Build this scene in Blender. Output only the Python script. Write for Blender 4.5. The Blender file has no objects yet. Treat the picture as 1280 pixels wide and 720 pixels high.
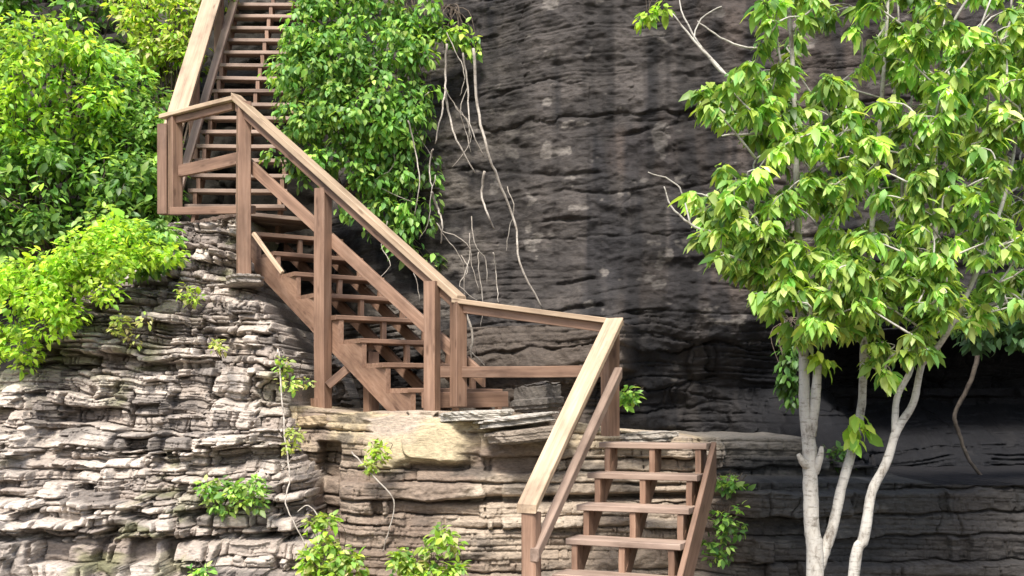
import bpy, math, random
import numpy as np
from mathutils import Vector

random.seed(7)
C = bpy.context.scene.collection
F, HV, H = 1400.0, 505.0, 2.2            # focal length and horizon of the photograph, eye height


def W(u, v, y):
    """photo pixel at distance y -> world point"""
    return Vector(((u - 640) / F * y, y, H + (HV - v) / F * y))


# ------------------------------------------------------------------ noise
def ihash(a, b, s):
    a = np.asarray(a).astype(np.int64); b = np.asarray(b).astype(np.int64)
    h = (a * 374761393 + b * 668265263 + int(s) * 1442695041) & 0xFFFFFFFF
    h = ((h ^ (h >> 13)) * 1274126177) & 0xFFFFFFFF
    h = ((h ^ (h >> 16)) * 2246822519) & 0xFFFFFFFF
    h = h ^ (h >> 15)
    return (h & 0xFFFFFF) / float(0x1000000)


def vnoise(x, y, s):
    ix = np.floor(x); iy = np.floor(y)
    fx = x - ix; fy = y - iy
    fx = fx * fx * (3 - 2 * fx); fy = fy * fy * (3 - 2 * fy)
    a = ihash(ix, iy, s); b = ihash(ix + 1, iy, s)
    c = ihash(ix, iy + 1, s); d = ihash(ix + 1, iy + 1, s)
    return (a + (b - a) * fx) * (1 - fy) + (c + (d - c) * fx) * fy


def fbm(x, y, s, o=4):
    t = 0; a = 1.0; n = 0
    for k in range(o):
        t = t + a * vnoise(x * 2 ** k + 17.3 * k, y * 2 ** k - 9.1 * k, s + k); n += a; a *= .5
    return t / n


def sst(x, a, b):
    t = np.clip((x - a) / (b - a), 0, 1)
    return t * t * (3 - 2 * t)


def interp(x, pts):
    p = np.array(pts, float)
    return np.interp(x, p[:, 0], p[:, 1])


# ------------------------------------------------------------------ object helpers
def tag(o, label=None, cat=None, group=None, kind=None):
    if label: o['label'] = label
    if cat: o['category'] = cat
    if group: o['group'] = group
    if kind: o['kind'] = kind
    return o


def empty(name, loc, label, cat, group=None):
    o = bpy.data.objects.new(name, None); C.objects.link(o)
    o.empty_display_size = .2
    o.location = loc
    return tag(o, label, cat, group)


def link(name, me, mat, parent=None):
    o = bpy.data.objects.new(name, me); C.objects.link(o)
    if mat: me.materials.append(mat)
    if parent is not None:
        o.parent = parent
        o.matrix_parent_inverse.identity()
        me.transform(__import__('mathutils').Matrix.Translation(-Vector(parent.location)))
    return o


# ------------------------------------------------------------------ materials
def newmat(name):
    m = bpy.data.materials.new(name); m.use_nodes = True
    nt = m.node_tree; nt.nodes.clear()
    out = nt.nodes.new('ShaderNodeOutputMaterial')
    return m, nt, out


def nd(nt, t, **kw):
    n = nt.nodes.new(t)
    for k, v in kw.items():
        if k.startswith('i_'):
            n.inputs[k[2:].replace('_', ' ')].default_value = v
        else:
            setattr(n, k, v)
    return n


def ramp(nt, fac, stops):
    r = nt.nodes.new('ShaderNodeValToRGB')
    e = r.color_ramp.elements
    while len(e) < len(stops): e.new(.5)
    for el, (p, c) in zip(e, stops):
        el.position = p; el.color = (c[0], c[1], c[2], 1)
    nt.links.new(fac, r.inputs[0])
    return r.outputs[0]


def mixc(nt, mode, fac, a, b):
    m = nt.nodes.new('ShaderNodeMix'); m.data_type = 'RGBA'; m.blend_type = mode
    for sock, val in ((m.inputs[0], fac), (m.inputs[6], a), (m.inputs[7], b)):
        if hasattr(val, 'is_linked'): nt.links.new(val, sock)
        elif isinstance(val, (int, float)): sock.default_value = val
        else: sock.default_value = (*val, 1)
    return m.outputs[2]


def rock_mat(name, rough=.9, bump=.6, scale=1.0):
    """per-vertex rock colour + fine grain, lichen specks and bump"""
    m, nt, out = newmat(name)
    L = nt.links.new
    at = nd(nt, 'ShaderNodeAttribute', attribute_name='rock')
    tc = nd(nt, 'ShaderNodeTexCoord')
    mp = nd(nt, 'ShaderNodeMapping'); mp.inputs['Scale'].default_value = (1, 1, 3.2)
    L(tc.outputs['Object'], mp.inputs['Vector'])
    n1 = nd(nt, 'ShaderNodeTexNoise', i_Scale=26 * scale, i_Detail=9.0, i_Roughness=.72)
    L(mp.outputs[0], n1.inputs['Vector'])
    g = ramp(nt, n1.outputs['Fac'], [(.28, (.45, .44, .43)), (.5, (1, 1, 1)), (.72, (1.5, 1.48, 1.45))])
    col = mixc(nt, 'MULTIPLY', 1.0, at.outputs['Color'], g)
    n2 = nd(nt, 'ShaderNodeTexNoise', i_Scale=70 * scale, i_Detail=6.0, i_Roughness=.7)
    L(tc.outputs['Object'], n2.inputs['Vector'])
    bs = nd(nt, 'ShaderNodeBsdfPrincipled', i_Roughness=rough)
    bs.inputs['Specular IOR Level'].default_value = .25
    L(col, bs.inputs['Base Color'])
    ad = nd(nt, 'ShaderNodeMath', operation='ADD'); L(n1.outputs['Fac'], ad.inputs[0]); L(n2.outputs['Fac'], ad.inputs[1])
    bp = nd(nt, 'ShaderNodeBump', i_Strength=bump, i_Distance=.012)
    L(ad.outputs[0], bp.inputs['Height']); L(bp.outputs[0], bs.inputs['Normal'])
    L(bs.outputs[0], out.inputs[0])
    return m


def wood_mat(name, c1, c2, c3, rough=.6):
    m, nt, out = newmat(name)
    L = nt.links.new
    at = nd(nt, 'ShaderNodeAttribute', attribute_name='grain')
    mp = nd(nt, 'ShaderNodeMapping'); mp.inputs['Scale'].default_value = (1.6, 34, 34)
    L(at.outputs['Vector'], mp.inputs['Vector'])
    n = nd(nt, 'ShaderNodeTexNoise', i_Scale=1.0, i_Detail=7.0, i_Roughness=.65, i_Distortion=.5)
    L(mp.outputs[0], n.inputs['Vector'])
    col = ramp(nt, n.outputs['Fac'], [(.25, c1), (.5, c2), (.78, c3)])
    mp2 = nd(nt, 'ShaderNodeMapping'); mp2.inputs['Scale'].default_value = (1.3, 3, 3)
    L(at.outputs['Vector'], mp2.inputs['Vector'])
    n2 = nd(nt, 'ShaderNodeTexNoise', i_Scale=1.5, i_Detail=5.0, i_Roughness=.6)
    L(mp2.outputs[0], n2.inputs['Vector'])
    bl = ramp(nt, n2.outputs['Fac'], [(.3, (.55, .53, .52)), (.48, (1, 1, 1)), (.72, (1.3, 1.3, 1.3))])
    col = mixc(nt, 'MULTIPLY', 1.0, col, bl)
    oi = nd(nt, 'ShaderNodeObjectInfo')
    rr = ramp(nt, oi.outputs['Random'], [(0, (.82, .8, .79)), (1, (1.14, 1.14, 1.15))])
    col = mixc(nt, 'MULTIPLY', 1.0, col, rr)
    # knots
    vo = nd(nt, 'ShaderNodeTexVoronoi', i_Scale=1.0)
    mp3 = nd(nt, 'ShaderNodeMapping'); mp3.inputs['Scale'].default_value = (2.6, 9, 9)
    L(at.outputs['Vector'], mp3.inputs['Vector']); L(mp3.outputs[0], vo.inputs['Vector'])
    kn = ramp(nt, vo.outputs['Distance'], [(.06, (.45, .4, .37)), (.14, (1, 1, 1))])
    col = mixc(nt, 'MULTIPLY', .8, col, kn)
    bs = nd(nt, 'ShaderNodeBsdfPrincipled', i_Roughness=rough)
    bs.inputs['Specular IOR Level'].default_value = .35
    L(col, bs.inputs['Base Color'])
    bp = nd(nt, 'ShaderNodeBump', i_Strength=.35, i_Distance=.004)
    L(n.outputs['Fac'], bp.inputs['Height']); L(bp.outputs[0], bs.inputs['Normal'])
    L(bs.outputs[0], out.inputs[0])
    return m


def leaf_mat(name, trans=.45, rough=.45):
    m, nt, out = newmat(name)
    L = nt.links.new
    at = nd(nt, 'ShaderNodeAttribute', attribute_name='leaf')
    bs = nd(nt, 'ShaderNodeBsdfPrincipled', i_Roughness=rough)
    bs.inputs['Specular IOR Level'].default_value = .4
    L(at.outputs['Color'], bs.inputs['Base Color'])
    tr = nd(nt, 'ShaderNodeBsdfTranslucent')
    hs = mixc(nt, 'MULTIPLY', 1.0, at.outputs['Color'], (1.6, 1.5, .7))
    L(hs, tr.inputs['Color'])
    mx = nd(nt, 'ShaderNodeMixShader'); mx.inputs[0].default_value = trans
    L(bs.outputs[0], mx.inputs[1]); L(tr.outputs[0], mx.inputs[2])
    L(mx.outputs[0], out.inputs[0])
    return m


def bark_mat(name, ca, cb, cc, scale=14):
    m, nt, out = newmat(name)
    L = nt.links.new
    tc = nd(nt, 'ShaderNodeTexCoord')
    mp = nd(nt, 'ShaderNodeMapping'); mp.inputs['Scale'].default_value = (1, 1, .45)
    L(tc.outputs['Object'], mp.inputs['Vector'])
    n = nd(nt, 'ShaderNodeTexNoise', i_Scale=scale, i_Detail=8.0, i_Roughness=.7)
    L(mp.outputs[0], n.inputs['Vector'])
    col = ramp(nt, n.outputs['Fac'], [(.33, ca), (.45, cb), (.64, cc)])
    mp2 = nd(nt, 'ShaderNodeMapping'); mp2.inputs['Scale'].default_value = (2.2, 2.2, 9)
    L(tc.outputs['Object'], mp2.inputs['Vector'])
    n3 = nd(nt, 'ShaderNodeTexNoise', i_Scale=6.0, i_Detail=6.0, i_Roughness=.75)
    L(mp2.outputs[0], n3.inputs['Vector'])
    col = mixc(nt, 'MULTIPLY', .85, col, ramp(nt, n3.outputs['Fac'], [(.34, (.35, .32, .28)), (.46, (1, 1, 1)), (.7, (1.12, 1.1, 1.06))]))
    bs = nd(nt, 'ShaderNodeBsdfPrincipled', i_Roughness=.85)
    bs.inputs['Specular IOR Level'].default_value = .2
    L(col, bs.inputs['Base Color'])
    bp = nd(nt, 'ShaderNodeBump', i_Strength=.5, i_Distance=.006)
    L(n.outputs['Fac'], bp.inputs['Height']); L(bp.outputs[0], bs.inputs['Normal'])
    L(bs.outputs[0], out.inputs[0])
    return m


def soil_mat(name, ca, cb):
    m, nt, out = newmat(name)
    L = nt.links.new
    tc = nd(nt, 'ShaderNodeTexCoord')
    n = nd(nt, 'ShaderNodeTexNoise', i_Scale=5.0, i_Detail=10.0, i_Roughness=.75)
    L(tc.outputs['Object'], n.inputs['Vector'])
    col = ramp(nt, n.outputs['Fac'], [(.3, ca), (.7, cb)])
    bs = nd(nt, 'ShaderNodeBsdfPrincipled', i_Roughness=1.0)
    L(col, bs.inputs['Base Color'])
    bp = nd(nt, 'ShaderNodeBump', i_Strength=.8, i_Distance=.05)
    L(n.outputs['Fac'], bp.inputs['Height']); L(bp.outputs[0], bs.inputs['Normal'])
    L(bs.outputs[0], out.inputs[0])
    return m


M_ROCK = rock_mat('weathered_sandstone')
M_ROCKD = rock_mat('dark_cliff_rock', rough=.8, bump=.7, scale=.8)
M_WOOD = wood_mat('stained_timber', (.10, .057, .038), (.19, .114, .075), (.26, .172, .122))
M_CAP = wood_mat('weathered_rail_timber', (.22, .155, .10), (.355, .265, .178), (.45, .35, .25), rough=.65)
M_TREAD = wood_mat('tread_timber', (.165, .112, .084), (.26, .19, .147), (.33, .25, .20))
M_LEAF = leaf_mat('green_leaf')
M_LEAFY = leaf_mat('yellow_green_leaf', trans=.5)
M_BARKP = bark_mat('pale_smooth_bark', (.12, .10, .08), (.34, .32, .285), (.46, .44, .40))
M_BARKD = bark_mat('brown_bark', (.035, .025, .018), (.08, .062, .046), (.13, .105, .08))
M_BARKX = bark_mat('shaded_vine_bark', (.02, .015, .012), (.05, .04, .032), (.09, .075, .06))  # brown bark darkened, the overhang's shade put into its colour
M_ROOT = bark_mat('pale_root_bark', (.12, .10, .08), (.26, .23, .195), (.38, .345, .30), scale=20)
M_SOIL = soil_mat('dark_soil', (.012, .01, .007), (.05, .045, .025))
M_GROUND = soil_mat('trampled_ground', (.09, .07, .045), (.2, .165, .11))


# ------------------------------------------------------------------ rock sheets
def strata(X, Z, seed, tmed, tsig, dip, warp, wfac, amp, gdep, gw, crack=.03):
    rng = np.random.default_rng(seed)
    zw = Z + dip * X + warp * (fbm(X * .7, Z * .45, seed + 1, 3) - .5) + .25 * tmed * (fbm(X * 6, Z * 6, seed + 2, 3) - .5)
    lo = float(zw.min()) - .3; n = int((float(zw.max()) - lo + .6) / tmed * 2.2) + 10
    th_ = tmed * np.exp(rng.normal(0, tsig, n))
    b = lo + np.concatenate([[0], np.cumsum(th_)])
    i = np.clip(np.searchsorted(b, zw) - 1, 0, n - 1)
    th = th_[i]; dz0 = zw - b[i]; t = dz0 / th
    zmid = (b[i] + .5 * th) - (zw - Z)
    w = th * (wfac[0] + (wfac[1] - wfac[0]) * ihash(i, 3, seed)) + .03
    xw = X + .5 * th * (fbm(X * 5, Z * 9, seed + 5, 2) - .5) + ihash(i, 9, seed) * 7
    j = np.floor(xw / w); fr = xw / w - j
    bl = .22 * ihash(i, j, seed + 31); br = 1 - .22 * ihash(i, j + 1, seed + 37)
    j2 = np.where(fr < bl, j - 1, np.where(fr > br, j + 1, j))
    dx = np.minimum(np.abs(fr - bl), np.abs(fr - br)) * w
    h = ihash(i, j2, seed + 11)
    lay = rng.normal(0, 1, n)[i]
    dz = np.minimum(t, 1 - t) * th
    gm = sst(vnoise(X * 1.7, i * 3.7, seed + 21), .22, .6)
    pr = amp * ((h - .5) * 1.15 + .3 * np.clip(lay, -1.5, 1.5))
    # tilt each block a little, knock its edges round
    pr = pr + amp * .25 * (ihash(i, j2, seed + 51) - .5) * (t - .5) * 2
    pr = pr - gdep * gm * np.exp(-(dz / gw) ** 2)
    pr = pr - crack * np.exp(-(dx / (gw * .8)) ** 2) * (ihash(i, j2, seed + 61) > .35)
    return pr, dict(i=i, j=j2, h=h, h2=ihash(i, j2, seed + 71), hl=ihash(i, 1, seed + 81), zmid=zmid, th=th)


def lerp3(a, b, t):
    a = np.asarray(a, float); b = np.asarray(b, float)
    return a + (b - a) * np.asarray(t)[..., None]


def sheet(name, xs, zs, Y, col, mat, gain, kind='structure', label=None, cat=None):
    """a rock face as a fine sheet: world x across, z up, depth Y, colour per vertex"""
    nx, nz = len(xs), len(zs)
    X, Z = np.meshgrid(xs, zs)
    co = np.stack([X, Y, Z + H], -1).astype(np.float32).reshape(-1, 3)
    me = bpy.data.meshes.new(name)
    nf = (nx - 1) * (nz - 1)
    idx = (np.arange(nz - 1)[:, None] * nx + np.arange(nx - 1)[None]).reshape(-1)
    q = np.stack([idx, idx + 1, idx + nx + 1, idx + nx], -1).astype(np.int32)
    me.vertices.add(len(co)); me.vertices.foreach_set('co', co.ravel())
    me.loops.add(nf * 4); me.loops.foreach_set('vertex_index', q.ravel())
    me.polygons.add(nf)
    me.polygons.foreach_set('loop_start', np.arange(0, nf * 4, 4, dtype=np.int32))
    me.polygons.foreach_set('loop_total', np.full(nf, 4, np.int32))
    a = me.attributes.new('rock', 'FLOAT_COLOR', 'POINT')
    rgba = np.ones((len(co), 4), np.float32); rgba[:, :3] = np.clip(col.reshape(-1, 3) * np.array(gain), 0, 1)
    a.data.foreach_set('color', rgba.ravel())
    me.update(calc_edges=True)
    o = link(name, me, mat)
    return tag(o, label, cat, None, kind)


# ---- left thin-bedded outcrop
def outcrop_top(x):
    return interp(x, [(-7, .0), (-4.4, .2), (-4.05, .45), (-3.75, .8), (-3.45, 1.25), (-3.28, 1.68), (-2.42, 1.72),
                      (-2.3, 1.5), (-2.1, 1.3), (-1.85, 1.05), (-1.6, .3), (-1.45, -.06), (-1.0, -.08)])


def outcrop_base(X, Z):
    Y = 7.75 + .88 * (Z + 1.2)
    Y = np.where(Z < -1.2, 7.75 + .35 * (Z + 1.2), Y)
    xr = interp(Z, [(-3, -1.35), (-1.2, -1.42), (-.75, -1.54), (-.1, -1.72), (.3, -1.86), (.6, -1.96), (1.16, -2.40), (1.75, -2.5)])
    xr = xr + .16 * (fbm(Z * 5, Z * 0 + 2, 77, 3) - .5)
    Y = Y + .28 * np.clip(X - (xr - .5), 0, .5) + 1.5 * sst(X, xr, xr + .13)
    Y = Y + .16 * np.clip(-3.2 - X, 0, 3) * sst(Z, -1.2, .2)
    Y = Y - .25 * sst(X, -3.0, -3.9) * sst(Z, .2, -.9)
    Y = Y + .30 * (fbm(X * .9, Z * .9, 78, 3) - .5)
    return Y


def build_outcrop():
    xs = np.arange(-6.3, -.95, .0062)
    zs = np.concatenate([np.arange(-2.25, -1.3, .02), np.arange(-1.3, 1.86, .0058)])
    X, Z = np.meshgrid(xs, zs)
    Zb = Z + .085 * (fbm(X * 2.1, Z * 2.1, 141, 3) - .5) + .03 * (fbm(X * 7, Z * 5, 142, 2) - .5)
    xc = X + .16 * (fbm(X * 3, Z * 4, 144, 3) - .5)
    cx = np.floor(xc / .34); cz = np.floor(Z / .2 + 5 * ihash(cx, 4, 145) + .4 * (fbm(X * 5, Z * 0, 146, 2) - .5))
    Zb = Zb + .085 * (ihash(cx, cz, 147) - .5)
    blkoff = .12 * (ihash(cx, cz, 148) - .5)
    p0, a0 = strata(X, Zb, 101, .30, .35, .03, .16, (1.5, 4.0), .30, .10, .02)
    p1, a1 = strata(X, Zb, 202, .058, .55, .03, .16, (1.1, 4.2), .23, .085, .0085, crack=.09)
    p2, a2 = strata(X, Zb, 303, .034, .4, .02, .16, (1.5, 5), .06, .035, .006)
    zm = np.where(a1['h2'] > .15, a1['zmid'], Z)
    ztop = outcrop_top(X) + .05 * (fbm(X * 4, X * 0, 9, 3) - .5)
    Y = outcrop_base(X, .65 * zm + .35 * Z)
    sel = sst(fbm(X * 1.3, Z * 2.5, 44, 3), .42, .58)
    Y = Y - blkoff - p0 * .8 - p1 - .55 * p2 * sel - .035 * (fbm(X * 14, Z * 20, 5, 4) - .5) - .05 * (fbm(X * 4.5, Z * 7, 7, 3) - .5)
    for (jx, z0, z1, dp) in ((-3.05, -.35, .12, .16), (-2.15, -1.1, -.6, .14), (-3.35, -1.2, -.75, .12), (-2.6, .35, .8, .12), (-1.95, .0, .35, .14)):
        xj = jx + .09 * (fbm(Z * 4, Z * 0 + jx, 151, 3) - .5) + .05 * np.floor(Z / .11) % .06
        Y = Y + dp * np.exp(-((X - xj) / .010) ** 2) * sst(Z, z0, z0 + .05) * sst(Z, z1, z1 - .05)
    Y = Y + 3.2 * sst(Z, ztop - .004, ztop + .004)
    # colour of the stone itself
    s1 = fbm(X * 1.1, Z * 2.2, 61, 4); s2 = fbm(X * 3.5, Z * 9, 62, 4)
    col = lerp3((.40, .36, .325), (.66, .61, .56), a1['h'])
    col = lerp3(col, np.broadcast_to((.28, .235, .205), col.shape), sst(a1['hl'] * .5 + s1 * .7, .6, .85) * .55)
    col = lerp3(col, np.broadcast_to((.115, .105, .10), col.shape), sst(s2 * .6 + a1['h2'] * .4, .50, .72) * .75)
    col = lerp3(col, np.broadcast_to((.42, .33, .17), col.shape), sst(fbm(X * 2.2, Z * 2.2, 63, 3), .6, .75) * sst(X, -2.6, -1.7) * .5)
    col = lerp3(col, np.broadcast_to((.20, .22, .09), col.shape), sst(fbm(X * 1.6 + 3, Z * 1.8, 64, 5), .56, .7) * sst(s2, .4, .55) * .55)
    sheet('rock_outcrop', xs, zs, Y, col, M_ROCK, (.70, .665, .63),
          label='thin bedded pale grey rock outcrop stepping down the left side below the stairs', cat='rock outcrop')


# ---- ledges under the landing and at the right
def build_ledge():
    xs = np.arange(-2.3, 7.2, .0068)
    zs = np.concatenate([np.arange(-2.25, -1.32, .02), np.arange(-1.32, .16, .0058)])
    X, Z = np.meshgrid(xs, zs)
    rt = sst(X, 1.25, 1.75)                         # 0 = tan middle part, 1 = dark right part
    Zb = Z + .03 * (fbm(X * 1.8, Z * 2.0, 143, 3) - .5)
    pm, am = strata(X, Zb, 411, .15, .6, .015, .04, (4, 14), .11, .085, .010, crack=.02)
    pf, af = strata(X, Z, 422, .045, .4, .02, .07, (2, 7), .05, .03, .007)
    pr, ar = strata(X, Z, 433, .21, .45, -.012, .06, (2.5, 6), .13, .06, .009, crack=.03)
    edge = interp(X, [(-2.4, 9.3), (-1.5, 8.85), (-1.15, 8.45), (-.2, 8.4), (.2, 8.5), (1.2, 8.55), (1.6, 8.5), (7.2, 8.4)])
    Ym = edge - .34 * np.clip(-.06 - .7 * am['zmid'] - .3 * Z, 0, 1.3)
    # lower block on the right
    zl = -.555 + .03 * (fbm(X * 1.2, X * 0, 13, 3) - .5)
    low = sst(Z, zl + .004, zl - .004)
    Yr = 8.55 - .66 * low * sst(X, 1.25, 1.45) - .05 * np.clip(-.5 - Z, 0, 1)
    Y = Ym * (1 - rt) + Yr * rt
    notch = np.exp(-(np.clip(np.abs(X + 1.40 + .1 * (fbm(Z * 6, Z * 0, 55, 3) - .5)) - .08, 0, 9) / .02) ** 2) * sst(Z, -.28, -.31) * sst(Z, -.95, -.85)
    px_ = X + .30 * (fbm(X * 3 + 4, Z * 5, 59, 4) - .5); pz_ = Z + .16 * (fbm(X * 3, Z * 4, 60, 4) - .5)
    pad = sst(px_, -1.15, -1.08) * sst(px_, -.16, -.42) * sst(pz_, -.50, -.40) * sst(pz_, -.09, -.11)
    Y = Y + .28 * notch
    Ypad = edge - .06 - .2 * np.clip(-.1 - Z, 0, 1) - .05 * sst(vnoise(X * 3.1, Z * 3.6, 57), .5, .53) - .03 * (fbm(X * 6, Z * 6, 58, 4) - .5)
    Y = Y - (pm + .55 * pf * sst(fbm(X, Z * 3, 6, 3), .47, .62) + .10 * (fbm(X * 3.5, Z * 6, 8, 4) - .5)) * (1 - rt) - pr * rt - .3 * pf * rt
    Y = Y - .035 * (fbm(X * 12, Z * 18, 15, 4) - .5)
    Y = Y * (1 - pad) + Ypad * pad
    # a deep parting in the middle of the face
    zc = -.70 + .05 * (fbm(X * 1.5, X * 0 + 3, 23, 3) - .5) + .02 * X
    Y = Y + .22 * np.exp(-((Z - zc) / .022) ** 2) * sst(X, -.6, -.2) * (1 - rt)
    top = interp(X, [(-1.8, .0), (-1.3, -.05), (-.5, -.06), (.0, -.08), (.45, -.12), (.8, -.2), (1.3, -.25), (2.25, -.245),
                     (2.4, -.42), (2.8, -.47), (3.0, -.56), (7.2, -.56)])
    top = top + .05 * (fbm(X * 2.5, X * 0, 19, 4) - .5)
    Y = Y + 2.6 * sst(Z, top - .004, top + .004)
    s1 = fbm(X * 1.2, Z * 2.5, 71, 4); s2 = fbm(X * 3.2, Z * 8, 72, 4)
    cm = lerp3((.36, .295, .235), (.54, .465, .38), am['h'])
    cm = lerp3(cm, np.broadcast_to((.21, .16, .13), cm.shape), sst(s1, .5, .68) * .8)
    cm = lerp3(cm, np.broadcast_to((.56, .47, .31), cm.shape), sst(Z, -.45, -.16) * sst(s2, .38, .58) * .8)
    cm = lerp3(cm, np.broadcast_to((.10, .09, .082), cm.shape), sst(s2, .58, .74) * .7)
    cm = lerp3(cm, lerp3((.50, .43, .36), (.60, .52, .35), sst(s1, .42, .58)), pad * .85)
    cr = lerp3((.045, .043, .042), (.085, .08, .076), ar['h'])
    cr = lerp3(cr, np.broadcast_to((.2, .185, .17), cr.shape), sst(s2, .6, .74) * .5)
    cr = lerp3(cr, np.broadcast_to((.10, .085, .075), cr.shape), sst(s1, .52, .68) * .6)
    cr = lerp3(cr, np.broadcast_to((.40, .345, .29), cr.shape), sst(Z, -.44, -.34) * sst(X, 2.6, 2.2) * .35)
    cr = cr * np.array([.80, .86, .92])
    cr = lerp3(cr, np.broadcast_to((.012, .012, .015), cr.shape), sst(Z, top - .016, top - .006) * sst(X, 2.35, 2.7))  # recess shade painted black along the ledge top
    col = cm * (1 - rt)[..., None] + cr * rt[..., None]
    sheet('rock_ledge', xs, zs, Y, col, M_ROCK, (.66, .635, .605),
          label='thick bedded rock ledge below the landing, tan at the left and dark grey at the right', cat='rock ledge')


# ---- the big dark cliff behind
def cliff_base(X, Z):
    Y = interp(X, [(-4, 15.5), (-2.25, 14.6), (-1.85, 11.6), (-1.5, 11.2), (-.6, 10.75), (.6, 10.2), (2, 9.9), (9, 9.6)])
    Y = Y + .10 * (Z - 1.5)
    rec = sst(X, .75, 1.7) * sst(Z, 1.0, -.1) * .6 + sst(X, 2.7, 3.4) * sst(Z, .66, .5) * 1.2 - 1.35 * sst(X, 1.9, 2.8) * sst(Z, .25, -.55)
    return Y + rec + .5 * (fbm(X * .45, Z * .45, 81, 3) - .5)


def build_cliff():
    xs = np.arange(-3.0, 8.3, .0092)
    zs = np.concatenate([np.arange(-1.0, 4.35, .0088), np.arange(4.35, 7.5, .05)])
    X, Z = np.meshgrid(xs, zs)
    pa, aa = strata(X, Z, 511, .42, .5, -.03, .35, (2.5, 6), .16, .10, .016, crack=.03)
    pb, ab = strata(X, Z, 522, .10, .5, -.03, .35, (2, 7), .055, .05, .011, crack=.02)
    bed = sst(fbm(X * .7, Z * 1.0, 91, 3), .38, .6)      # smooth massive parts against bedded parts
    bed = np.maximum(.55 * bed * sst(fbm(X * .9, Z * 1.1, 90, 3), .4, .55), .9 * sst(Z, 1.3, .7))
    Y = cliff_base(X, Z)
    # bedded block seen through the landing rail
    blk = sst(X, -.75, -.5) * sst(X, 1.15, .9) * sst(Z, .28, .3) * sst(Z, .70, .68)
    Y = Y - .55 * blk
    blk2 = sst(X, -1.0, -.5) * sst(X, .9, .6) * sst(Z, .30, .27)
    Y = Y - .35 * blk2
    # long slanting breaks and hollows of the massive face
    rel = fbm(X * 1.6 + .4 * Z, Z * 2.6, 93, 5)
    rdg = np.abs(fbm(X * 2.6, Z * 3.6, 94, 4) - .5) * 2
    rdg2 = np.abs(fbm(X * 6.5 + Z, Z * 9, 96, 4) - .5) * 2
    pc, ac = strata(X, Z, 533, .055, .5, -.03, .2, (4, 16), .022, .05, .008, crack=.012)
    Y = Y - .11 * (rel - .5) - pa * (.2 + .45 * bed) - pb * (.06 + .42 * bed) - pc * (.2 + .7 * bed) * sst(fbm(X * 1.4, Z * 3, 99, 3), .48, .64) + .09 * (rdg - .3) + .02 * (rdg2 - .3)
    Y = Y - .035 * (fbm(X * 8, Z * 15, 95, 5) - .5)
    for (x0, z0, x1, z1, dpt) in ((-.3, 2.9, 1.6, 3.35, .12), (-.9, 1.55, 1.1, 1.75, .14), (.3, 1.12, 2.3, 1.05, .14),
                                  (-.2, .82, 1.9, .86, .14), (-.6, 2.25, 1.0, 2.05, .08), (.9, 2.45, 2.6, 2.75, .1)):
        tt = np.clip((X - x0) / (x1 - x0), 0, 1)
        zc = z0 + (z1 - z0) * tt + .16 * (fbm(X * 2.6, X * 0 + z0 * 9, 97, 5) - .5)
        dpt = .38 * dpt * sst(fbm(X * 2.0, Z * 2.0 + z0, 98, 3), .42, .6)
        Y = Y + dpt * np.exp(-((Z - zc) / .02) ** 2) * sst(tt, 0, .1) * sst(tt, 1, .9)
        Y = Y - dpt * .45 * np.exp(-np.clip(Z - zc, 0, 9) / .12) * (Z > zc) * sst(tt, 0, .1) * sst(tt, 1, .9)
    s1 = fbm(X * .8, Z * .9, 111, 4); s2 = fbm(X * 3.0, Z * 4.5, 112, 5); s3 = fbm(X * 5.5, Z * .7, 113, 3)
    s4 = fbm(X * 6, Z * 9, 114, 4)
    col = lerp3((.046, .041, .039), (.084, .074, .068), np.clip(sst(s2, .3, .7) * .8 + ab['h'] * .25, 0, 1))
    col = lerp3(col, np.broadcast_to((.095, .072, .06), col.shape), sst(s1, .5, .66) * .6)
    col = lerp3(col, np.broadcast_to((.019, .019, .022), col.shape), sst(s3 * .6 + s1 * .4, .48, .62) * .75)
    col = lerp3(col, np.broadcast_to((.24, .22, .20), col.shape), sst(s4 * .85 + s2 * .15, .67, .72) * .6)
    st = fbm(X * 7, Z * .35, 115, 4)
    col = col * (.62 + .76 * sst(st, .36, .64))[..., None]
    col = lerp3(col, np.broadcast_to((.27, .24, .21), col.shape), sst(X, .1, -.7) * sst(s2, .47, .62) * .55)
    # black stain right of the landing, with the recess shade painted into the colour
    stain_shade = .58 * sst(X, .55, 1.35) * sst(Z, 1.15 + .5 * (s2 - .5), .35) + sst(X, 2.0, 3.0) * sst(Z, 1.4, .5)
    stain_shade = np.clip(stain_shade, 0, 1)
    col = lerp3(col, np.broadcast_to((.008, .009, .013), col.shape), stain_shade * .95)
    col = lerp3(col, np.broadcast_to((.15, .122, .10), col.shape), blk * .8 + blk2 * .6)
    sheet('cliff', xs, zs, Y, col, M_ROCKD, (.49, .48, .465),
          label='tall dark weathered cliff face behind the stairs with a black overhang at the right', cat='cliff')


def build_hillside():
    xs = np.arange(-9.0, -1.6, .025); zs = np.arange(-.4, 8.0, .025)
    X, Z = np.meshgrid(xs, zs)
    Y = 11.75 + .66 * np.clip(Z - 1.75, -1, 9) + .10 * np.clip(-3.6 - X, 0, 5) * 4 + .5 * (fbm(X * 1.2, Z * 1.2, 131, 4) - .5)
    p, a = strata(X, Z, 135, .25, .4, 0, .2, (2, 5), .18, .1, .05)
    Y = Y - p - .25 * (fbm(X * 5, Z * 6, 136, 4) - .5)
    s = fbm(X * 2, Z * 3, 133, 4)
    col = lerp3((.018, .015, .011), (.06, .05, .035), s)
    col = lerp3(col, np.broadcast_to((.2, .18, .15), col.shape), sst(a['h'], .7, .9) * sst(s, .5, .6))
    sheet('hillside', xs, zs, Y, col, M_ROCKD, .32, label='steep dark wooded slope behind the upper stairs', cat='hillside')


build_outcrop(); build_ledge(); build_cliff(); build_hillside()

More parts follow.
